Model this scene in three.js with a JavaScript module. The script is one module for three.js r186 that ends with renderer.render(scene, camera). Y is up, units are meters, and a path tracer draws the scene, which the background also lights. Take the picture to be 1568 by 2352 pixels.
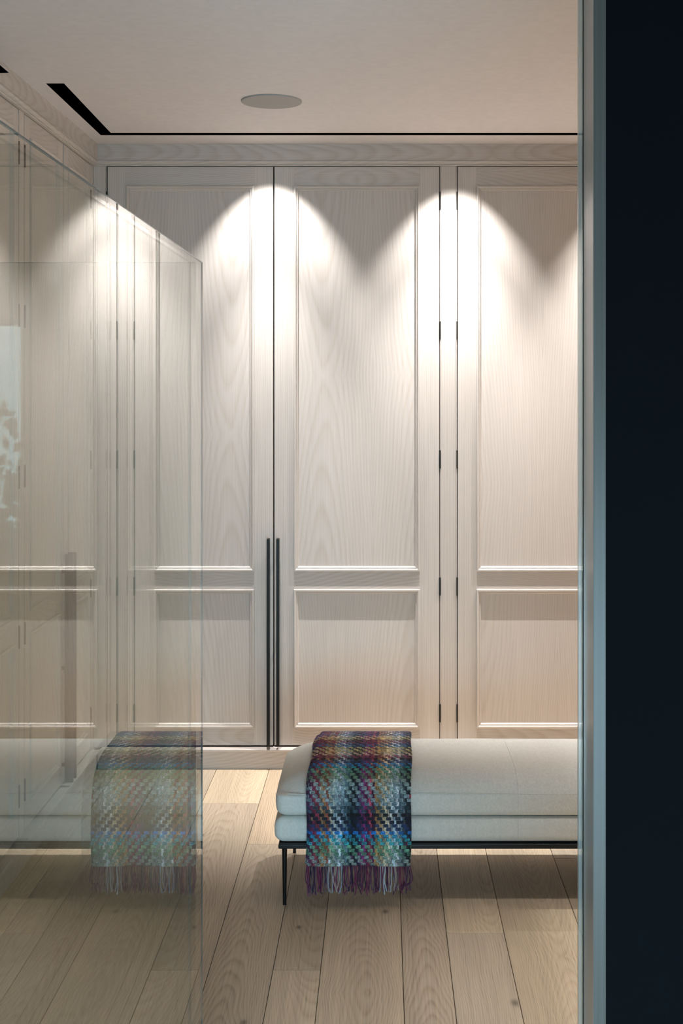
import * as THREE from 'three';
import { RoundedBoxGeometry } from 'three/addons/geometries/RoundedBoxGeometry.js';
import { mergeGeometries, mergeVertices, toCreasedNormals } from 'three/addons/utils/BufferGeometryUtils.js';
import { RectAreaLightUniformsLib } from 'three/addons/lights/RectAreaLightUniformsLib.js';

// ------------------------------------------------------------------ camera, sky, big lights, exposure
const scene = new THREE.Scene();
const EYE = 1.5205;
const camera = new THREE.PerspectiveCamera(2 * Math.atan(1176 / 2930) * 180 / Math.PI, 1568 / 2352, 0.05, 60);
camera.position.set(0, EYE, 0);
camera.lookAt(0, EYE, -5);
camera.setViewOffset(1568, 2352, -96, 283, 1568, 2352);   // shift lens
const renderer = new THREE.WebGLRenderer({ antialias: true });
renderer.toneMapping = THREE.LinearToneMapping;
renderer.toneMappingExposure = 1.92;
renderer.shadowMap.enabled = true;
RectAreaLightUniformsLib.init();
scene.background = new THREE.Color().setRGB(1.6, 2.2, 2.6);   // overcast sky, seen only through the hall windows

const SPOT_WIDE = 2.0, SPOT_BEAM = 5, FILL_RIGHT = 18, FILL_FRONT = 5, DAY = 13;
// daylight entering the dark hall behind the camera
function daylight(x, y, z, w, h, k) {
  const l = new THREE.RectAreaLight(new THREE.Color().setRGB(0.50, 0.80, 1.0), DAY * k, w, h);
  l.name = 'window_daylight'; l.position.set(x, y, z); l.lookAt(x, y, z - 1); scene.add(l);
}
daylight(0.45, 0.5, 0.55, 1.6, 0.85, 1.0);

// ------------------------------------------------------------------ helpers
let seed = 20240611;
const rnd = () => { seed = (seed + 0x6d2b79f5) | 0; let t = Math.imul(seed ^ (seed >>> 15), 1 | seed); t = (t + Math.imul(t ^ (t >>> 7), 61 | t)) ^ t; return ((t ^ (t >>> 14)) >>> 0) / 4294967296; };
const rr = (a, b) => a + (b - a) * rnd();
const PERM = new Float32Array(65536); for (let i = 0; i < 65536; i++) PERM[i] = rnd();
function vnoise(x, y) {
  const xi = Math.floor(x), yi = Math.floor(y); let fx = x - xi, fy = y - yi;
  fx = fx * fx * (3 - 2 * fx); fy = fy * fy * (3 - 2 * fy);
  const h = (p, q) => { let k = Math.imul(p, 0x27d4eb2d) ^ Math.imul(q, 0x165667b1); k = Math.imul(k ^ (k >>> 15), 0x2c1b3c6d); return PERM[(k ^ (k >>> 13)) & 65535]; };
  const a = h(xi, yi), b = h(xi + 1, yi), c = h(xi, yi + 1), d = h(xi + 1, yi + 1);
  return a + (b - a) * fx + (c - a) * fy + (a - b - c + d) * fx * fy;
}
const fbm = (x, y) => 0.55 * vnoise(x, y) + 0.28 * vnoise(x * 2.1 + 7.3, y * 2.1 + 1.7) + 0.17 * vnoise(x * 4.3 + 3.1, y * 4.3 + 9.2);
const names = new Map();
function numbered(n) { const k = names.get(n) ?? 0; names.set(n, k + 1); return k ? n + '_' + String(k).padStart(3, '0') : n; }
const sh = (o) => { o.traverse((m) => { if (m.isMesh) { m.castShadow = true; m.receiveShadow = true; } }); return o; };
function part(name, geo, mat, parent) { const m = new THREE.Mesh(geo, mat); m.name = name; m.castShadow = m.receiveShadow = true; parent.add(m); return m; }
function thing(name, label, category, pos = [0, 0, 0], rotY = 0, group) {
  const g = new THREE.Group(); g.name = numbered(name); g.position.set(...pos); g.rotation.y = rotY;
  g.userData = { label, category }; if (group) g.userData.group = group; scene.add(g); return g;
}
function struct(name, geo, mat, parent = scene) { const m = new THREE.Mesh(geo, mat); m.name = name; m.castShadow = m.receiveShadow = true; if (parent === scene) m.userData.kind = 'structure'; parent.add(m); return m; }
// box between two corners
function box(x0, x1, y0, y1, z0, z1, r = 0) {
  const w = x1 - x0, h = y1 - y0, d = z1 - z0;
  const g = r > 0 ? new RoundedBoxGeometry(w, h, d, 1, r) : new THREE.BoxGeometry(w, h, d);
  return g.translate((x0 + x1) / 2, (y0 + y1) / 2, (z0 + z1) / 2);
}
// uv in metres; grain 'x' | 'y' | 'z' is the direction that v runs along
function grain(geo, axis, du = 0, dv = 0) {
  const p = geo.attributes.position, n = geo.attributes.normal, uv = new Float32Array(p.count * 2);
  for (let i = 0; i < p.count; i++) {
    const P = [p.getX(i), p.getY(i), p.getZ(i)], N = [Math.abs(n.getX(i)), Math.abs(n.getY(i)), Math.abs(n.getZ(i))];
    const a = 'xyz'.indexOf(axis); const others = [0, 1, 2].filter((k) => k !== a);
    const c = N[others[0]] > N[others[1]] ? others[1] : others[0];
    uv[i * 2] = P[c] + du; uv[i * 2 + 1] = P[a] + dv;
  }
  geo.setAttribute('uv', new THREE.BufferAttribute(uv, 2)); return geo;
}
// ------------------------------------------------------------------ textures
function texture(w, h, fn, srgb, repX, repY) {
  const d = new Uint8Array(w * h * 4), c = [0, 0, 0];
  for (let y = 0; y < h; y++) for (let x = 0; x < w; x++) {
    fn(x / w, y / h, c); const o = (y * w + x) * 4;
    d[o] = Math.max(0, Math.min(255, c[0])); d[o + 1] = Math.max(0, Math.min(255, c[1])); d[o + 2] = Math.max(0, Math.min(255, c[2])); d[o + 3] = 255;
  }
  const t = new THREE.DataTexture(d, w, h); t.magFilter = THREE.LinearFilter; t.minFilter = THREE.LinearMipmapLinearFilter; t.generateMipmaps = true;
  t.wrapS = t.wrapT = THREE.MirroredRepeatWrapping; if (srgb) t.colorSpace = THREE.SRGBColorSpace;
  t.repeat.set(1 / repX, 1 / repY); t.needsUpdate = true; return t;
}
// growth-ring figure of a flat-sawn board, 0..1 dark lines; u, v in metres
function rings(u, v, o) {
  const wob = (fbm(v * 1.6 + o.s, o.s) - 0.5) * o.wob;
  const du = u - o.uc - wob, n = (fbm(u * 9 + o.s * 3, v * 2.2 + o.s) - 0.5) * o.nz;
  const f = (o.dir * v + o.K * du * du / (1 + Math.abs(du) * 3) + n) / o.P;
  const t = f - Math.floor(f);
  return t < 0.72 ? Math.pow(t / 0.72, 2.2) : Math.pow(1 - (t - 0.72) / 0.28, 1.2);
}
function woodTexture(w, h, W, H, base, o) {
  return texture(w, h, (a, b, c) => {
    const u = a * W, v = b * H;
    const r = o.straight ? (() => { const f = (u + (fbm(v * 0.9, o.s) - 0.5) * 0.02 + (fbm(u * 14, v * 0.7 + o.s) - 0.5) * 0.012) / o.P; const t = f - Math.floor(f); return t < 0.7 ? (t / 0.7) ** 2 : (1 - t) / 0.3; })() : rings(u, v, o);
    const pore = vnoise(u * 1500, v * 15 + 6 * vnoise(u * 640, o.s)), fib = vnoise(u * 420 + 31, v * 5 + 4 * vnoise(u * 190, o.s + 5)), big = fbm(u * 5 + o.s, v * 0.9 + 3) - 0.5;
    let k = 1 - o.ring * r * (0.5 + 1.1 * fbm(u * 6 + 40, v * 1.3 + o.s)) - o.pore * Math.max(0, pore - 0.55) * (0.5 + r) - o.fib * (fib - 0.5) + o.big * big;
    let kn = 0;
    for (const q of o.knots ?? []) { const dx = (u - q[0]) / q[2], dy = (v - q[1]) / (q[2] * 1.7); const d2 = dx * dx + dy * dy; if (d2 < 9) kn = Math.max(kn, Math.exp(-d2)); }
    k *= 1 - 0.35 * kn;
    c[0] = base[0] * k; c[1] = base[1] * (k - 0.012 * r * o.warm); c[2] = base[2] * (k - 0.03 * r * o.warm);
  }, true, W, H);
}
const ASH = [206, 196.5, 189.5];
const ashPanelTex = [0, 1].map((i) => woodTexture(768, 1536, 0.52, 1.6, ASH, { s: 4.2 + i * 9.1, uc: [0.2, 0.33][i], wob: 0.05, nz: 0.16, K: 70, P: 0.16, dir: [1, -1][i], ring: 0.026, pore: 0.1, fib: 0.04, big: 0.04, warm: 1 }));
const ashStraightTex = woodTexture(512, 1536, 0.34, 1.6, ASH, { straight: true, s: 2.7, P: 0.009, ring: 0.022, pore: 0.11, fib: 0.05, big: 0.08, warm: 1 });
const ashFlatTex = woodTexture(512, 1536, 0.26, 1.6, ASH, { s: 6.6, uc: 0.1, wob: 0.07, nz: 0.2, K: 60, P: 0.09, dir: 1, ring: 0.04, pore: 0.1, fib: 0.05, big: 0.07, warm: 1 });
const wood = (map, rough = 0.5, tint = 0xffffff) => new THREE.MeshPhysicalMaterial({ map, color: tint, roughness: rough, bumpMap: map, bumpScale: 0.0002, specularIntensity: 0.6 });
const M = {
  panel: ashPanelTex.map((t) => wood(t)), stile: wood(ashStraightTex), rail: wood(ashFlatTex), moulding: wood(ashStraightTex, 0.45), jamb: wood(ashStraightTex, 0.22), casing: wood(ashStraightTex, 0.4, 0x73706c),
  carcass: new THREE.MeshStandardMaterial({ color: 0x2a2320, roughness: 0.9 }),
  bronze: new THREE.MeshStandardMaterial({ color: 0x15120f, roughness: 0.36, metalness: 0.55 }),
  hinge: new THREE.MeshStandardMaterial({ color: 0x1a1613, roughness: 0.4, metalness: 0.6 }),
  black: new THREE.MeshStandardMaterial({ color: 0x020202, roughness: 0.95 }),
  steel: new THREE.MeshStandardMaterial({ color: 0x0b0c0d, roughness: 0.32, metalness: 0.35 }),
};
const plaster = (hex, s) => { const t = texture(256, 256, (a, b, c) => { const k = 250 + 5 * (fbm(a * 40 + s, b * 40) - 0.5) * 2; c[0] = c[1] = c[2] = k; }, true, 0.8, 0.8); return new THREE.MeshStandardMaterial({ map: t, color: hex, roughness: 0.92, bumpMap: t, bumpScale: 0.0004 }); };
M.black = new THREE.MeshPhysicalMaterial({ color: 0x000000, roughness: 1, specularIntensity: 0 });
M.ceiling = plaster(0xddd5d2, 3); M.wall = plaster(0xcdbfb0, 8); M.dark = new THREE.MeshPhysicalMaterial({ map: M.wall.map, color: 0x07090d, roughness: 0.95, specularIntensity: 0.3 }); M.hallFloor = plaster(0x4a443e, 9);

// ------------------------------------------------------------------ room shell
const DZ = -5.12, LX = -1.164, CH = 2.5;      // door planes and ceiling height
{
  // ceiling of the dressing room, cut by an L-shaped shadow slot
  const slot = [[-1.0817, -4.091], [-1.0237, -4.091], [-1.0427, -4.884], [1.70, -4.884], [1.70, -4.927], [-1.0905, -4.927]];
  const s = new THREE.Shape([[-1.8, -5.8], [1.8, -5.8], [1.8, -2.1], [-1.8, -2.1]].map(([x, z]) => new THREE.Vector2(x, -z)));
  s.holes.push(new THREE.Path(slot.map(([x, z]) => new THREE.Vector2(x, -z))));
  const g = new THREE.ExtrudeGeometry(s, { depth: 0.02, bevelEnabled: false }); g.rotateX(-Math.PI / 2); g.translate(0, CH, 0);
  const c = struct('ceiling', grain(g, 'z'), M.ceiling);
  // black-lined trough above the slot
  const o = [[-1.10, -4.075], [-1.005, -4.075], [-1.025, -4.865], [1.72, -4.865], [1.72, -4.946], [-1.11, -4.946]];
  const t = new THREE.Shape(o.map(([x, z]) => new THREE.Vector2(x, -z))); t.holes.push(new THREE.Path(slot.map(([x, z]) => new THREE.Vector2(x * 1.0002, -z))));
  const w = new THREE.ExtrudeGeometry(t, { depth: 0.13, bevelEnabled: false }); w.rotateX(-Math.PI / 2); w.translate(0, CH + 0.0203, 0);
  const lid = new THREE.ExtrudeGeometry(new THREE.Shape(o.map(([x, z]) => new THREE.Vector2(x, -z))), { depth: 0.01, bevelEnabled: false }); lid.rotateX(-Math.PI / 2); lid.translate(0, CH + 0.1505, 0);
  const lip = new THREE.Shape(slot.map(([x, z]) => new THREE.Vector2(x, -z)));
  const inner = [[-1.0805, -4.0922], [-1.0249, -4.0922], [-1.0438, -4.8852], [1.699, -4.8852], [1.699, -4.9258], [-1.0893, -4.9258]];
  lip.holes.push(new THREE.Path(inner.map(([x, z]) => new THREE.Vector2(x, -z))));
  const lg = new THREE.ExtrudeGeometry(lip, { depth: 0.0205, bevelEnabled: false }); lg.rotateX(-Math.PI / 2); lg.translate(0, CH - 0.0003, 0);
  const tr = struct('slot_trough', mergeGeometries([w, lid]), M.black, c);
  struct('slot_lining', lg, M.black, c);
  struct('ceiling_slab', box(-1.9, 1.9, CH + 0.17, CH + 0.27, -5.9, -2.1), M.ceiling, c);
}
struct('wall_back', box(-1.9, 1.9, 0, 2.66, -5.9, -5.8), M.wall);
struct('wall_left', box(-1.9, -1.8, 0, 2.66, -5.8, -2.1), M.wall);
struct('wall_right', box(1.8, 1.9, 0, 2.66, -5.8, -2.1), M.wall);
struct('wall_left_return', box(-1.8, -1.165, 0, 2.5, -2.975, -2.1), M.wall);
// dividing wall with the wide opening: dark paint to the hall, wood-lined opening
struct('wall_dividing', mergeGeometries([box(0.3485, 2.3, 0, 2.66, -2.098, -1.998), box(-3.2, -1.3, 0, 2.66, -2.098, -1.998), box(-1.3, 0.3485, 2.35, 2.66, -2.098, -1.998)]), M.dark);
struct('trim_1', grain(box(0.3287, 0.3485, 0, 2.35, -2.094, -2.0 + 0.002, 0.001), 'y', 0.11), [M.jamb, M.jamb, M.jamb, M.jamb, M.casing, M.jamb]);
// hall behind the camera
struct('wall_hall_right', box(2.3, 2.4, 0, 2.66, -2.1, 0.7), M.dark);
struct('wall_hall_left', box(-3.3, -3.2, 0, 2.66, -2.1, 0.7), M.dark);
struct('wall_hall_back', mergeGeometries([box(-3.2, -2.5, 0, 2.66, 0.6, 0.7), box(-1.69, -0.4, 0, 2.66, 0.6, 0.7), box(1.3, 2.3, 0, 2.66, 0.6, 0.7),
  box(-2.5, -1.69, 0, 0.78, 0.6, 0.7), box(-2.5, -1.69, 1.85, 2.66, 0.6, 0.7), box(-0.4, 1.3, 0, 0.05, 0.6, 0.7), box(-0.4, 1.3, 0.95, 2.66, 0.6, 0.7)]), M.dark);
struct('ceiling_hall', box(-3.3, 2.4, 2.66, 2.76, -2.1, 0.7), M.dark);
const paneGlass = new THREE.MeshPhysicalMaterial({ color: 0xf2faf8, transmission: 1, thickness: 0, roughness: 0, ior: 1.5 });
for (const [n, x0, x1, y0, y1] of [[1, -2.5, -1.69, 0.78, 1.85], [2, -0.4, 1.3, 0.05, 0.95]]) {
  const w = new THREE.Group(); w.name = 'window_' + n; w.userData.kind = 'structure'; scene.add(w);
  const f = 0.03; part('window_frame', mergeGeometries([box(x0, x0 + f, y0, y1, 0.62, 0.68), box(x1 - f, x1, y0, y1, 0.62, 0.68), box(x0 + f, x1 - f, y0, y0 + f, 0.62, 0.68), box(x0 + f, x1 - f, y1 - f, y1, 0.62, 0.68)]), M.steel, w);
  part('pane', box(x0 + f, x1 - f, y0 + f, y1 - f, 0.648, 0.652), paneGlass, w);
}
// garden behind the camera: what the glass mirrors through the left hall window
{
  struct('lawn', box(-9, 5, -0.15, -0.05, 0.75, 9), new THREE.MeshStandardMaterial({ color: 0x46603a, roughness: 1 }));
  const leaf = new THREE.BufferGeometry(); leaf.setAttribute('position', new THREE.Float32BufferAttribute([0, 0, 0, 0.035, 0.05, 0.008, 0, 0.12, 0, -0.035, 0.05, 0.008], 3)); leaf.setIndex([0, 1, 2, 0, 2, 3]); leaf.computeVertexNormals();
  const lm = new THREE.MeshPhysicalMaterial({ color: 0x4f7048, roughness: 0.7, transmission: 0.35, thickness: 0, side: THREE.DoubleSide });
  [[-2.6, 1.9, 1.9], [-3.5, 2.7, 2.5], [-1.9, 2.9, 1.5]].forEach(([x, z, h], k) => {
    const t = thing('garden_shrub', ['leafy garden shrub outside the left hall window, nearest the glass', 'tallest leafy garden shrub outside the left hall window', 'lowest leafy garden shrub outside the left hall window'][k], 'shrub', [x, -0.05, z]);
    part('stem', new THREE.CylinderGeometry(0.02, 0.035, h * 0.8, 8).translate(0, h * 0.4, 0), M.carcass, t);
    const N = 900, im = new THREE.InstancedMesh(leaf, lm, N), o = new THREE.Object3D(); im.name = 'foliage'; im.userData.kind = 'stuff'; im.castShadow = im.receiveShadow = true;
    for (let i = 0; i < N; i++) { const a = rr(0, 6.283), q = Math.sqrt(rnd()) * 0.62, y = rr(0.15, 1) * h, w = Math.sin(Math.PI * Math.min(1, y / h * 0.9 + 0.1)); o.position.set(Math.cos(a) * q * w, y, Math.sin(a) * q * w); o.rotation.set(rr(-1.3, 1.3), a, rr(-1, 1)); o.scale.setScalar(rr(0.7, 1.5)); o.updateMatrix(); im.setMatrixAt(i, o.matrix); }
    t.add(im);
  });
}
// ------------------------------------------------------------------ oak plank floor
{
  const floor = new THREE.Group(); floor.name = 'floor'; floor.userData.kind = 'structure'; scene.add(floor);
  part('subfloor', box(-3.3, 2.4, -0.12, -0.02, -5.9, 0.7), M.carcass, floor);
  const bases = [[204, 184, 159], [195, 176, 154], [209, 189, 162], [188, 170, 149], [201, 184, 162], [199, 177, 151]];
  const oak = bases.map((b, i) => woodTexture(384, 1536, 0.225, 2.2, b, { s: 1.3 + i * 5.7, uc: [0.11, 0.06, 0.14, 0.1, 0.3, 0.12][i], wob: 0.06, nz: [0.35, 0.5, 0.3, 0.45, 0.4, 0.55][i], K: [95, 130, 80, 110, 60, 120][i], P: [0.075, 0.09, 0.06, 0.1, 0.07, 0.08][i], dir: i % 2 ? 1 : -1, ring: [0.042, 0.06, 0.035, 0.052, 0.035, 0.064][i], pore: 0.32, fib: 0.1, big: 0.22, warm: 1.6, knots: [[[0.06, 0.5, 0.006], [0.17, 1.7, 0.009]], [[0.12, 1.1, 0.008]], [], [[0.05, 1.9, 0.007]], [[0.15, 0.3, 0.01]], []][i] }));
  const mats = oak.map((t) => new THREE.MeshPhysicalMaterial({ map: t, roughness: 0.46, bumpMap: t, bumpScale: 0.0001, specularIntensity: 0.7 }));
  const xs = [-1.9, -1.72, -1.56, -1.36, -1.2, -1.06, -0.88, -0.6666, -0.4556, -0.2887, -0.164, 0.0506, 0.1761, 0.3372, 0.5523, 0.68, 0.9, 1.03, 1.25, 1.41, 1.62, 1.8];
  const joints = { '-0.6666': [-4.68, -2.7], '-0.4556': [-4.26, -2.3], '-0.2887': [-3.337], '-0.164': [-2.75], '0.0506': [-2.6], '0.1761': [-3.565], '0.3372': [-2.9] };
  for (let i = 0; i < xs.length - 1; i++) {
    const cuts = [-5.8, ...(joints[String(xs[i])] ?? [-5.8 + rr(0.7, 1.9), -5.8 + rr(2.4, 3.4)]), -2.05].sort((a, b) => a - b);
    for (let k = 0; k < cuts.length - 1; k++) {
      const z0 = cuts[k], z1 = cuts[k + 1], w = xs[i + 1] - xs[i] - 0.0016, d = z1 - z0 - 0.0012;
      const g = new RoundedBoxGeometry(w, 0.02, d, 1, 0.0009); g.translate((xs[i] + xs[i + 1]) / 2, -0.01, (z0 + z1) / 2);
      part('plank', grain(g, 'z', -xs[i], rr(0, 4)), mats[Math.floor(rnd() * 6)], floor);
    }
  }
  part('hall_floor', box(-3.2, 2.3, -0.02, 0, -2.045, 0.6), M.hallFloor, floor);
}
// ------------------------------------------------------------------ cornice
const CORN = [[0.003, 2.4145], [0.011, 2.4145], [0.0135, 2.4165], [0.0135, 2.4185], [0.0115, 2.4195], [0.0115, 2.4205], [0.0175, 2.4245], [0.0205, 2.4295], [0.0205, 2.4325], [0.0185, 2.4335], [0.0185, 2.4345], [0.023, 2.4356], [0.023, 2.4998]];
function sweep(profile, len, m0, m1) {   // profile (d, y) along local x; ends mitred by m * d
  const pos = [], uv = [];
  let acc = 0;
  for (let i = 0; i < profile.length - 1; i++) {
    const [d0, y0] = profile[i], [d1, y1] = profile[i + 1], L = Math.hypot(d1 - d0, y1 - y0);
    const a = [m0 * d0, y0, d0], b = [len - m1 * d0, y0, d0], c = [len - m1 * d1, y1, d1], e = [m0 * d1, y1, d1];
    for (const q of [[a, acc], [b, acc], [c, acc + L], [a, acc], [c, acc + L], [e, acc + L]]) { pos.push(...q[0]); uv.push(q[1] + 0.03, q[0][0]); }
    acc += L;
  }
  const g = new THREE.BufferGeometry(); g.setAttribute('position', new THREE.Float32BufferAttribute(pos, 3)); g.setAttribute('uv', new THREE.Float32BufferAttribute(uv, 2)); g.computeVertexNormals();
  return toCreasedNormals(g, 0.5);
}
{
  const solid = [...CORN, [-0.05, 2.4998], [-0.05, 2.4145], [0.003, 2.4145]];
  const back = struct('trim_2', sweep(solid, 2.95, 1, 0), M.rail); back.position.set(LX, 0, DZ);
  const left = struct('trim_3', sweep(solid, 2.16, 0, 1), M.rail); left.position.set(LX, 0, DZ + 2.16); left.rotation.y = Math.PI / 2;
  // long air slot let into the left cornice
  const v = thing('air_vent', 'narrow dark air slot with a pale lip high in the left cornice', 'vent', [LX + 0.0232, 2.458, -3.89]);
  const vs = new THREE.Shape([[0, 0.026], [0.5, 0.026], [0.5, -0.018], [0.17, -0.018]].map((q) => new THREE.Vector2(-q[0], q[1])));
  part('vent_opening', new THREE.ExtrudeGeometry(vs, { depth: 0.0012, bevelEnabled: false }).rotateY(Math.PI / 2), M.black, v);
  part('vent_lip', box(0, 0.004, 0.025, 0.0275, -0.006, 0.5), M.ceiling, v);
}
// ------------------------------------------------------------------ wardrobes
const DB = 0.0894, DT = 2.4116;
const PROF = [[0, 0], [0, 0.0055], [0.0015, 0.007], [0.006, 0.0072], [0.009, 0.0052], [0.0105, 0.0022], [0.0108, 0.0008], [0.0122, 0.0008], [0.0138, 0.0018], [0.016, 0.0006], [0.018, -0.0035], [0.019, -0.006]];
function mouldingFrame(x0, x1, y0, y1) {
  const pos = [], uv = []; let acc = 0;
  const C = (w) => [[x0 + w, y0 + w], [x1 - w, y0 + w], [x1 - w, y1 - w], [x0 + w, y1 - w]];
  for (let i = 0; i < PROF.length - 1; i++) {
    const [w0, h0] = PROF[i], [w1, h1] = PROF[i + 1], A = C(w0), B = C(w1), L = Math.hypot(w1 - w0, h1 - h0);
    for (let s = 0; s < 4; s++) {
      const n = (s + 1) % 4, P = [[...A[s], h0], [...A[n], h0], [...B[n], h1], [...B[s], h1]], along = s % 2 ? 1 : 0, U = [acc, acc, acc + L, acc + L];
      for (const k of [0, 1, 2, 0, 2, 3]) { pos.push(...P[k]); uv.push(U[k] + 0.07 * s + x0, P[k][along]); }
    }
    acc += L;
  }
  const g = new THREE.BufferGeometry(); g.setAttribute('position', new THREE.Float32BufferAttribute(pos, 3)); g.setAttribute('uv', new THREE.Float32BufferAttribute(uv, 2)); g.computeVertexNormals();
  return toCreasedNormals(g, 0.35);
}
const HINGE_Y = [2.275, 1.755, 1.2375, 0.7272, 0.2187];
const hingeGeo = mergeGeometries([new THREE.CylinderGeometry(0.0032, 0.0032, 0.0665, 10), new THREE.SphereGeometry(0.0034, 8, 6).translate(0, 0.034, 0), new THREE.SphereGeometry(0.0034, 8, 6).translate(0, -0.034, 0)]);
function door(parent, x0, x1, hingeLeft, stile, TR = 2.3348) {
  const d = new THREE.Group(); d.name = 'door'; parent.add(d);
  const T = 0.02, R = 0.0012, pick = Math.floor(rnd() * 2);
  const px0 = x0 + stile, px1 = x1 - stile;
  for (const [a, b] of [[x0, px0], [px1, x1]]) part('stile', grain(box(a, b, DB, DT, -T, 0, R), 'y', rnd(), rnd()), M.stile, d);
  for (const [a, b] of [[DB, 0.1593], [0.7158, 0.7884], [TR, DT]]) part('rail', grain(box(px0 - 0.0004, px1 + 0.0004, a, b, -T, -0.0002, R * 0.5), 'x', rnd(), rnd()), M.rail, d);
  for (const [a, b] of [[0.1593, 0.7158], [0.7884, TR]]) {
    part('panel', grain(box(px0 + 0.012, px1 - 0.012, a + 0.012, b - 0.012, -0.016, -0.006), 'y', rnd(), rnd()), M.panel[pick], d);
    part('moulding', mouldingFrame(px0, px1, a, b), M.moulding, d);
  }
  const hx = hingeLeft ? x1 - 0.0165 : x0 + 0.0165;    // slim fin handle by the meeting stile
  const h = part('handle', box(hx - 0.0058, hx + 0.0058, 0.097, 0.9225, 0.012, 0.042, 0.0012), M.bronze, d);
  for (const y of [0.16, 0.51, 0.86]) part('handle_mount', box(hx - 0.004, hx + 0.004, y - 0.006, y + 0.006, -0.002, 0.0125), M.bronze, d);
  const kx = hingeLeft ? x0 - 0.0022 : x1 + 0.0022;
  for (const y of HINGE_Y) { const k = part('hinge', hingeGeo, M.hinge, d); k.position.set(kx, y, 0.0012); }
  return d;
}
function wardrobe(label, pos, rot, o) {
  const w = thing('wardrobe', label, 'wardrobe', pos, rot);
  part('carcass', box(o.x0, o.x1, 0.02, 2.44, -0.55, -0.024), M.carcass, w);  // body coloured dark brown so the door gaps look shaded
  for (const [a, b] of o.posts) {
    part('frame_post', grain(box(a, b, 0.082, 2.4145, -0.022, 0, 0.0008), 'y', rnd(), rnd()), M.stile, w);
  }
  for (const x of o.beads ?? []) part('bead', new THREE.CylinderGeometry(0.0016, 0.0016, 2.3325, 8).translate(x, 1.24825, -0.0012), M.moulding, w);
  part('plinth', grain(box(o.p0, o.p1, 0, 0.0705, -0.02, 0.0200), 'x', rnd(), rnd()), M.rail, w);
  part('ledge', grain(box(o.l0 ?? o.p0, o.p1, 0.0705, 0.0825, -0.02, 0.0330, 0.004), 'x', rnd(), rnd()), M.moulding, w);
  for (const [a, b, hl, st] of o.doors) door(w, a, b, hl, st, o.top);
  return w;
}
wardrobe('pale wood double wardrobe behind the folded throw, two long dark handles meeting in its middle', [0, 0, DZ], 0,
  { x0: -1.164, x1: 0.2914, p0: -1.1408, p1: 0.2915, l0: -1.1305, posts: [[-1.1635, -1.1140], [0.2309, 0.2912]], beads: [-1.1118, 0.2286], doors: [[-1.1065, -0.4422, true, 0.076], [-0.4370, 0.2245, false, 0.0785]] });
wardrobe('pale wood wardrobe beside the dark wall, cut off by the right door jamb', [0, 0, DZ], 0,
  { x0: 0.2917, x1: 1.79, p0: 0.2917, p1: 1.79, beads: [0.2936], posts: [[1.6415, 1.79]], doors: [[0.2985, 0.9628, true, 0.0755], [0.968, 1.6345, false, 0.0785]] });
// left wall: local x runs away from the camera, local origin at z = -4.079
wardrobe('pale wood wardrobe on the left wall reaching into the far corner, seen through the glass', [LX, 0, -4.079], Math.PI / 2,
  { x0: 0.0008, x1: 1.04, p0: 0.0008, p1: 1.0075, posts: [[0.0018, 0.0548], [1.0005, 1.04]], top: 2.346, doors: [[0.0630, 0.5570, true, 0.06], [0.5700, 0.9925, false, 0.06]] });
wardrobe('nearest pale wood wardrobe on the left wall, cut off by the picture edge', [LX, 0, -4.079], Math.PI / 2,
  { x0: -1.1, x1: 0.0004, p0: -1.1, p1: 0.0004, posts: [[-1.1, -1.02]], top: 2.346, doors: [[-1.013, -0.5160, true, 0.06], [-0.5030, -0.0070, false, 0.06]] });

// ------------------------------------------------------------------ recessed spots hidden in the ceiling slot, then three added fill spots out of view
function spot(x, y, z, label, sets) {        // sets: [half angle, softness, strength, lean towards the back wall], degrees
  const t = thing('recessed_spotlight', label, 'spotlight', [x, y, z]);
  part('lamp_housing', new THREE.CylinderGeometry(0.0125, 0.0125, 0.05, 20, 1, true).translate(0, 0.028, 0), M.steel, t);
  part('lamp_lens', new THREE.CylinderGeometry(0.012, 0.012, 0.002, 20).translate(0, 0.004, 0), new THREE.MeshStandardMaterial({ color: 0xffffff, emissive: 0xfff1e0, emissiveIntensity: 2 }), t);
  for (const [ang, pen, k, tilt] of sets) {
    const l = new THREE.SpotLight(new THREE.Color().setRGB(1, 0.995, 0.99), k, 0, ang * Math.PI / 180, pen, 2); l.name = 'lamp'; l.castShadow = true; l.shadow.radius = 0.2;
    l.position.set(0, 0, 0); l.target.position.set(0, -2, -2 * Math.tan(tilt * Math.PI / 180)); t.add(l, l.target);
  }
}
spot(-0.449, CH + 0.013, -4.9125, 'recessed spotlight hidden in the ceiling slot above the pair of long dark handles', [[36, 0.37, SPOT_WIDE, 17], [24, 1, SPOT_BEAM * 1.3, 0]]);
spot(0.285, CH + 0.013, -4.9142, 'recessed spotlight hidden in the ceiling slot above the wardrobe hinge post', [[36, 0.37, SPOT_WIDE, 13.5], [30, 1, SPOT_BEAM * 1.6, 0]]);
spot(1.019, CH + 0.013, -4.9142, 'recessed spotlight hidden in the ceiling slot beyond the right door jamb', [[36, 0.37, SPOT_WIDE, 13.5], [36, 0.9, SPOT_BEAM * 1.15, 0]]);
spot(1.62, CH - 0.002, -3.9, 'added fill spotlight out of view near the right wall, nearer the back', [[28, 0.8, FILL_RIGHT, 0]]);  // added lamp: its bounce off the right side lifts the room fill
spot(1.62, CH - 0.002, -2.9, 'added fill spotlight out of view near the right wall, nearer the doorway', [[28, 0.8, FILL_RIGHT, 0]]);  // second added lamp for the same bounce fill
spot(0.75, CH - 0.002, -2.95, 'added fill spotlight out of view over the floor in front of the bench', [[27, 1, FILL_FRONT, 0]]);  // added lamp, brightens the front floor only
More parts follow.
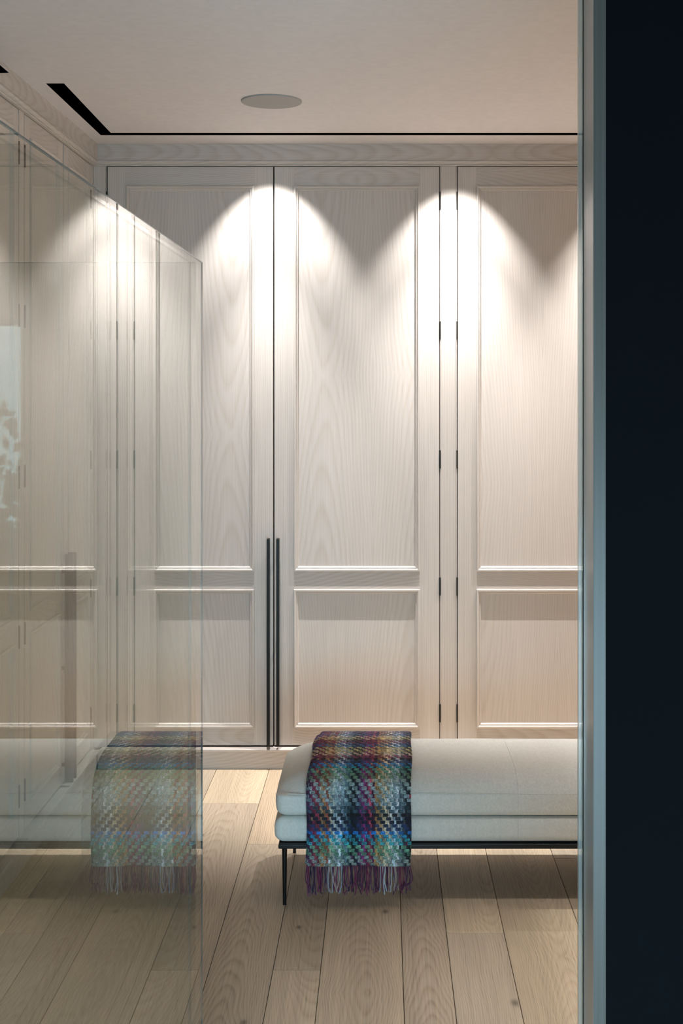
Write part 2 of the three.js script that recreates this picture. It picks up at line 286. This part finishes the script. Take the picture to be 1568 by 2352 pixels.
// ------------------------------------------------------------------ ceiling speaker
{
  const s = thing('ceiling_speaker', 'flat round pale grille disc set on the ceiling', 'speaker', [-0.38, CH, -4.34]);
  part('grille', new THREE.LatheGeometry([[0, -0.0055], [0.099, -0.0055], [0.1018, -0.005], [0.1028, -0.0038], [0.103, 0]].map((q) => new THREE.Vector2(...q)), 72), new THREE.MeshStandardMaterial({ color: 0xa29e99, roughness: 0.8, side: THREE.DoubleSide }), s);
}
// ------------------------------------------------------------------ glass screen
{
  const g = thing('glass_screen', 'tall frameless clear glass screen standing on the left, mirroring the bench and throw', 'glass screen', [-0.393, 0, -2.727]);
  const gm = new THREE.MeshPhysicalMaterial({ color: 0xf0f4f2, transmission: 1, thickness: 0, roughness: 0, ior: 1.5 });
  const em = new THREE.MeshPhysicalMaterial({ color: 0x6f7d7c, roughness: 0.25, transmission: 0.4, thickness: 0 });
  const H = 1.7895;
  const sheet = (x, n) => new THREE.PlaneGeometry(1.747, H - 0.002).rotateY(n * Math.PI / 2).translate(x, (H + 0.002) / 2, 0.003 + 1.747 / 2);
  part('side_pane', mergeGeometries([sheet(0.007, 1), sheet(-0.007, -1)]), gm, g);   // both faces of the pane; its rims are the polished edges
  part('end_pane', box(-0.735, -0.0072, 0.002, H, 0.004, 0.014), gm, g);
  part('polished_edge', box(0.0036, 0.007, 0.002, H, 0, 0.003), em, g);
  part('polished_edge', box(0.004, 0.007, H, H + 0.0018, 0, 1.75), em, g);
  part('polished_edge', box(-0.735, -0.0072, H - 0.0015, H, 0.0145, 0.0155), em, g);
}
{
  const g = thing('glass_sliding_door', 'edge of a clear glass sliding door showing beside the right door jamb', 'door', [0.322, 0, -2.112]);
  const em = new THREE.MeshPhysicalMaterial({ color: 0xe6e8e5, roughness: 0.2, transmission: 0.75, thickness: 0 });
  part('edge', box(0, 0.0064, 0.004, 2.34, -0.006, 0.006, 0.001), em, g);
  part('gasket', box(0.0066, 0.0085, 0.004, 2.34, 0.007, 0.0165), new THREE.MeshStandardMaterial({ color: 0x3c4242, roughness: 0.8 }), g);
  part('pane', box(0.0066, 0.9, 0.004, 2.34, -0.005, 0.005), new THREE.MeshPhysicalMaterial({ color: 0xdfeeee, transmission: 1, thickness: 0, roughness: 0, ior: 1.5 }), g);
}
// ------------------------------------------------------------------ bench
const BX0 = -0.3135, BX1 = 1.11, BZ0 = -4.212, BZ1 = -3.752;
const clothTex = texture(512, 512, (a, b, c) => { const w = 0.5 + 0.5 * Math.sin(a * 512 * Math.PI / 2.5), h = 0.5 + 0.5 * Math.sin(b * 512 * Math.PI / 2.5); const k = 232 + 12 * (w * h) - 8 + 22 * (fbm(a * 60, b * 60) - 0.5); c[0] = k; c[1] = k * 0.995; c[2] = k * 0.975; }, true, 0.22, 0.22);
M.cloth = new THREE.MeshPhysicalMaterial({ map: clothTex, color: 0xe9e7e3, roughness: 0.95, bumpMap: clothTex, bumpScale: 0.0006, sheen: 0.3, sheenRoughness: 0.6 });
function cushion(x0, x1, y0, y1, z0, z1, rx, rt, rb, rz, dome, sag, drop = 0, endW = 0.11) {
  const g = new THREE.BoxGeometry(1, 1, 1, 96, 24, 48), p = g.attributes.position, hx = (x1 - x0) / 2, hy = (y1 - y0) / 2, hz = (z1 - z0) / 2;
  for (let i = 0; i < p.count; i++) {
    const warp = (t) => Math.sign(t) * (1 - Math.pow(1 - Math.abs(t), 1.7));          // crowd the vertices towards the edges
    const v = [warp(p.getX(i) * 2) * hx, warp(p.getY(i) * 2) * hy, warp(p.getZ(i) * 2) * hz], ry = v[1] > 0 ? rt : rb, h = [hx, hy, hz], r = [rx, ry, rz];
    const q = v.map((c, k) => Math.max(-h[k] + r[k], Math.min(h[k] - r[k], c))), d = v.map((c, k) => (c - q[k]) / r[k]), L = Math.hypot(...d), m = Math.max(...d.map(Math.abs));
    const P = L > 1e-6 ? q.map((c, k) => c + d[k] / L * m * r[k]) : q;
    const up = Math.max(0, (P[1] + hy) / (2 * hy));
    P[1] += dome * up * (1 - (P[0] / hx) ** 6) * (1 - (P[2] / hz) ** 2);
    P[2] += Math.sign(P[2]) * 0.004 * (1 - (P[1] / hy) ** 2) * (Math.abs(P[2]) > hz * 0.7 ? 1 : 0);
    P[0] += Math.sign(P[0]) * 0.005 * (1 - (P[1] / hy) ** 2) * (Math.abs(P[0]) > hx * 0.9 ? 1 : 0);
    const ex = Math.max(0, 1 - (hx - Math.abs(P[0])) / endW), ez = P[2] > 0 ? Math.max(0, 1 - (hz - P[2]) / 0.11) : Math.max(0, 1 - (hz + P[2]) / 0.07) * 0.7;
    P[1] -= up * up * drop * Math.min(1.25, ex * ex + ez * ez);
    P[1] += sag * (fbm(P[0] * 5 + 4, P[2] * 5) - 0.5) * up;
    p.setXYZ(i, P[0] + (x0 + x1) / 2, P[1] + (y0 + y1) / 2, P[2] + (z0 + z1) / 2);
  }
  const uv0 = g.attributes.uv; g.deleteAttribute('uv'); g.deleteAttribute('normal');
  const k = mergeVertices(g, 1e-5); k.computeVertexNormals(); return grain(k, 'x');
}
const tube = (pts, r, n = 60, k = 6) => new THREE.TubeGeometry(new THREE.CatmullRomCurve3(pts.map((q) => new THREE.Vector3(...q))), n, r, k);
{
  const b = thing('bench', 'long low bench with two stacked pale grey cushions on a slim black metal frame', 'bench', [0, 0, 0]);
  const rail = 0.0145;
  part('frame', mergeGeometries([box(BX0 + 0.005, BX1 - 0.005, 0.1685, 0.183, BZ1 - 0.012, BZ1 + 0.006, 0.003), box(BX0 + 0.005, BX1 - 0.005, 0.1685, 0.183, BZ0 - 0.002, BZ0 + 0.014, 0.003), box(BX0 + 0.005, BX0 + 0.021, 0.1686, 0.1829, BZ0 + 0.014, BZ1 - 0.012, 0.003), box(BX1 - 0.021, BX1 - 0.005, 0.1686, 0.1829, BZ0 + 0.014, BZ1 - 0.012, 0.003)]), M.steel, b);
  part('platform', box(BX0 + 0.021, BX1 - 0.021, 0.172, 0.181, BZ0 + 0.014, BZ1 - 0.012), M.black, b);
  for (const [x, z, s] of [[BX0 + 0.0225, BZ1 - 0.009, 1], [BX0 + 0.0225, BZ0 + 0.03, 1], [BX1 - 0.0225, BZ1 - 0.009, -1], [BX1 - 0.0225, BZ0 + 0.03, -1]]) {
    const l = part('leg', mergeGeometries([new THREE.CylinderGeometry(0.0078, 0.0052, 0.166, 16).translate(0, 0.087, 0), new THREE.CylinderGeometry(0.0054, 0.0056, 0.004, 16).translate(0, 0.002, 0)]), M.steel, b);
    l.position.set(x, 0, z);
  }
  const low = part('lower_cushion', cushion(BX0 - 0.003, BX1 + 0.003, 0.1835, 0.2595, BZ0, BZ1, 0.024, 0.022, 0.026, 0.02, 0, 0), M.cloth, b);
  const upp = part('upper_cushion', cushion(BX0, BX1, 0.2585, 0.378, BZ0, BZ1, 0.03, 0.03, 0.022, 0.032, 0.006, 0.005, 0.04, 0.15), M.cloth, b);
  const z = BZ1 + 0.0022, zs = (x) => 0.33 + 0.0015 * Math.sin(x * 9);
  part('seam', tube(Array.from({ length: 40 }, (_, i) => { const x = BX0 + 0.03 + (BX1 - BX0 - 0.06) * i / 39; return [x, zs(x), z - 0.0008]; }), 0.0011, 160), M.cloth, b);
  // cross seam that follows the cushions' skin
  const ray = new THREE.Raycaster(), skin = (m, from, to) => { m.updateMatrixWorld(true); ray.set(new THREE.Vector3(...from), new THREE.Vector3(...to)); const h = ray.intersectObject(m)[0]; return h ? h.point.toArray() : null; };
  const front = (m, y0, y1) => Array.from({ length: 14 }, (_, i) => skin(m, [0.397, y0 + (y1 - y0) * i / 13, -3], [0, 0, -1])).filter(Boolean);
  const over = Array.from({ length: 18 }, (_, i) => skin(upp, [0.397 - 0.006 * i / 17, 1, -3.775 - 0.4 * i / 17], [0, -1, 0])).filter(Boolean);
  part('seam', tube([...front(upp, 0.264, 0.332), ...over], 0.001, 90), M.cloth, b);
  part('seam', tube(front(low, 0.19, 0.252), 0.001, 24), M.cloth, b);
}
// ------------------------------------------------------------------ woven throw
{
  const hexes = (s) => s.split(' ').map((h) => parseInt(h, 16));
  const warp = hexes('4a2348 6b2440 82303f 74303c 8f6f52 a06c48 8e4a3c a99f8c b9bfb6 9fb0b8 b9c0cc 8196a6 5b7684 2c4148 14191f 1d2228 2a2440 5b2a5a 7c2a68 641f45 a13a52 4f1d3a a8774a b08a5c c0a280 d8c7a6 c9b9a4 bfc4c2 9fb1bd c5cbd2 6b7d8a 4b565f 262b33 1a1d26');
  const NC = warp.length, RP = 0.0103;
  const bands = [[0, 0x77857f], [0.016, 0x6f8a84], [0.032, 0x4f7a66], [0.045, 0x5f9478], [0.058, 0x2f8d99], [0.078, 0x1f7fa8], [0.092, 0x1c66ae], [0.108, 0x1a2c52], [0.122, 0x131a2c], [0.14, 0x10141a], [0.155, 0x2e4450], [0.17, 0x57707c], [0.188, 0x748890], [0.21, 0x7e9494], [0.235, 0x7c8f86], [0.25, 0x5e7d62], [0.268, 0x4f8574], [0.285, 0x1d7f8a], [0.3, 0x1f6fae], [0.32, 0x2a3a66], [0.335, 0x15171f], [0.352, 0x7a3550], [0.37, 0xb9a08e], [0.395, 0xb3a679], [0.42, 0x9c9a72], [0.44, 0x33618c], [0.46, 0x39446e], [0.48, 0x6b3048], [0.5, 0x50303c], [0.525, 0xa39a70], [0.56, 0xaa9c86], [0.58, 0x4a5a78], [0.62, 0x5d4a66], [0.66, 0x394a66], [0.7, 0x8a8a7a], [9, 0x8a8a7a]];
  const weft = (s) => { let k = 0; while (bands[k + 1][0] <= s) k++; return bands[k][1]; };
  const isWeft = (i, j) => ((i + j) % 3 + 3) % 3 === 0;
  // which yarn lies on top at (fi, fj): [weft?, column, row, height]
  const top = (fi, fj) => {
    const i = Math.floor(fi), j = Math.floor(fj);
    for (let k = i - 1; k <= i + 1; k++) if (isWeft(k, j)) {
      const x = Math.abs(fi - k - 0.5) / 0.86, y = Math.abs(fj - j - 0.5) / 0.5, r = x ** 4.5 + y ** 4.5;
      if (r < 1) return [true, k, j, Math.sqrt(1 - r)];
    }
    return [false, i, j, 0];
  };
  const NR = 74, jit = Array.from({ length: NC * NR }, () => rr(0.82, 1.18));
  const tex = texture(NC * 26, NR * 26, (a, b, c) => {
    const fi = a * NC, fj = b * NR, i = Math.min(NC - 1, Math.floor(fi)), j = Math.min(NR - 1, Math.floor(fj)), w = top(fi, fj)[0], x = fi - i, y = fj - j;
    const ends = (i + Math.floor(j / 3) * 5) % 7;
    const hex = w ? weft((j + 0.5) * RP) : (ends === 0 && (i * 7 + j) % 5 === 0 ? warp[(i + 3) % NC] : warp[i]);
    const ply = w ? vnoise(fi * 2.2 + j * 17, y * 7 + x * 1.4 + i) : vnoise(x * 7 + y * 1.4 + j, fj * 2.2 + i * 17), k = (w ? 1.08 : 0.8 + 0.4 * vnoise(i * 13.7, fj * 0.35)) * jit[j * NC + i] * (0.58 + 0.6 * ply);
    const fl = vnoise(fi * 9, fj * 9) > 0.9 ? 22 : 0;
    const o = w ? warp[i] : weft((j + 0.5) * RP), m = w ? 0.12 : 0.08, mixed = [16, 8, 0].map((b) => ((hex >> b) & 255) * (1 - m) + ((o >> b) & 255) * m);
    c[0] = mixed[0] * k + fl; c[1] = mixed[1] * k + fl; c[2] = mixed[2] * k + fl;
  }, true, 1, 1);
  tex.wrapS = tex.wrapT = THREE.ClampToEdgeWrapping;
  const mat = new THREE.MeshPhysicalMaterial({ map: tex, roughness: 0.95, sheen: 0.25, sheenRoughness: 0.5, bumpMap: tex, bumpScale: 0.0005 });
  // drape from the front hem up and over to behind the bench: (z, y)
  const path = new THREE.CatmullRomCurve3([[-3.7295, 0.127], [-3.7285, 0.18], [-3.7295, 0.24], [-3.7305, 0.29], [-3.735, 0.325], [-3.749, 0.357], [-3.788, 0.382], [-3.845, 0.3945], [-3.91, 0.4015], [-3.99, 0.4045], [-4.08, 0.401], [-4.15, 0.395], [-4.195, 0.3845], [-4.222, 0.362], [-4.231, 0.32], [-4.232, 0.25]].map(([z, y]) => new THREE.Vector3(0, y, z)), false, 'centripetal');
  const LEN = path.getLength();
  const yarn = (fi, fj) => {
    const [w, i, j, h] = top(fi, fj); if (w) return 0.35 + 0.65 * h;
    const x = fi - i - 0.5; return 0.8 * Math.sqrt(Math.max(0, 1 - Math.abs(2 * x) ** 3));
  };
  function layer(off, shift, hem, amp, NU, NV, xl, xr) {
    const pos = [], uv = [], idx = [], T = 0.0075;
    const grid = (inner) => {
      const at = pos.length / 3;
      for (let v = 0; v <= NV; v++) {
        const s = hem + (LEN - hem - 0.002) * v / NV, P = path.getPointAt(s / LEN), t = path.getTangentAt(s / LEN), n = [t.z, -t.y];   // outward normal (y, z)
        const ny = -t.z, nz = t.y, sgn = 1;
        const f = Math.min(1, s / 0.6), wav = 0.003 * Math.sin(s * 21 + shift * 90);
        const x0 = xl[0] + (xl[1] - xl[0]) * f + shift + wav, x1 = xr[0] + (xr[1] - xr[0]) * f + shift * 0.3 + 0.6 * wav;
        for (let u = 0; u <= NU; u++) {
          const a = u / NU, edge = Math.max(0, 1 - Math.min(a, 1 - a) / 0.035), fold = 0.0025 * Math.sin(a * 9 + s * 7) * Math.max(0, 1 - s / 0.25);
          let h = off + fold - 0.0035 * edge * edge + (inner ? -T : amp * yarn(a * NC * 0.9999, s / RP));
          if (inner) h += 0.005 * edge * edge;
          pos.push(x0 + (x1 - x0) * a, P.y + ny * h, P.z + nz * h); uv.push(a, s / (NR * RP));
        }
      }
      return at;
    };
    const A = grid(false), B = grid(true), W = NU + 1;
    for (let v = 0; v < NV; v++) for (let u = 0; u < NU; u++) {
      const a = A + v * W + u, b = B + v * W + u;
      idx.push(a, a + 1, a + W + 1, a, a + W + 1, a + W); idx.push(b, b + W + 1, b + 1, b, b + W, b + W + 1);
    }
    for (let v = 0; v < NV; v++) for (const u of [0, NU]) { const a = A + v * W + u, b = B + v * W + u; idx.push(...(u ? [a, b, b + W, a, b + W, a + W] : [a, b + W, b, a, a + W, b + W])); }
    for (let u = 0; u < NU; u++) for (const v of [0, NV]) { const a = A + v * W + u, b = B + v * W + u; idx.push(...(v ? [a, a + 1, b + 1, a, b + 1, b] : [a, b + 1, a + 1, a, b, b + 1])); }
    const g = new THREE.BufferGeometry(); g.setAttribute('position', new THREE.Float32BufferAttribute(pos, 3)); g.setAttribute('uv', new THREE.Float32BufferAttribute(uv, 2)); g.setIndex(idx); g.computeVertexNormals(); return g;
  }
  const t = thing('throw_blanket', 'thick multicoloured basket-weave throw with a fringe, folded over the bench', 'blanket', [0, 0, 0]);
  part('folded_layer', layer(0.0065, 0, 0, 0.0022, NC * 5, NR * 5, [-0.2245, -0.207], [0.079, 0.090]), mat, t);
  part('folded_layer', layer(-0.002, -0.0045, 0.003, 0.0015, NC * 2, NR * 2, [-0.2235, -0.2145], [0.074, 0.084]), mat, t);
  // fringe
  const yarnMat = hexes('4a2140 6a2a48 8b8f9a 2b2030 9c8a84 73384a 3c2a44 a9b0b8 5a4450').map((h) => new THREE.MeshStandardMaterial({ color: h, roughness: 0.95 }));
  for (let i = 0; i < 118; i++) {
    const back = i % 3 === 2, a = (i + rr(-0.3, 0.3)) / 118, x = -0.2235 + 0.3005 * Math.min(1, Math.max(0, a)), z = -3.7225 - (back ? 0.009 : 0) + rr(-0.0015, 0.0015);
    const L = rr(0.066, 0.084) + (a < 0.12 ? 0.004 : 0), dx = rr(-0.007, 0.007), k = rr(-0.006, 0.006), dz = rr(-0.005, 0.007);
    const g = tube([[x, 0.131, z], [x + k * 0.5, 0.128 - L * 0.25, z + dz * 0.3], [x + k, 0.128 - L * 0.55, z + dz * 0.6], [x + dx, 0.128 - L, z + dz]], rr(0.0013, 0.0019), 9, 5);
    const base = warp[Math.min(NC - 1, Math.max(0, Math.floor(a * NC)))], lum = ((base >> 16) & 255) + ((base >> 8) & 255) + (base & 255);
    part('fringe_strand', g, yarnMat[lum > 420 ? [2, 4, 7, 1, 0, 5][Math.floor(rnd() * 6)] : [0, 1, 3, 6, 5, 8][Math.floor(rnd() * 6)]], t);
  }
  for (const [x, s] of [[0.0775, 1], [0.072, 1.1], [-0.2225, -0.5]]) part('fringe_strand', tube([[x, 0.131, -3.722], [x + 0.005 * s, 0.11, -3.721], [x + 0.007 * s, 0.088, -3.719], [x - 0.002 * s, 0.077, -3.718], [x - 0.014 * s, 0.072, -3.719], [x - 0.024 * s, 0.066, -3.721]], 0.0016, 22, 5), yarnMat[0], t);
}
renderer.render(scene, camera);
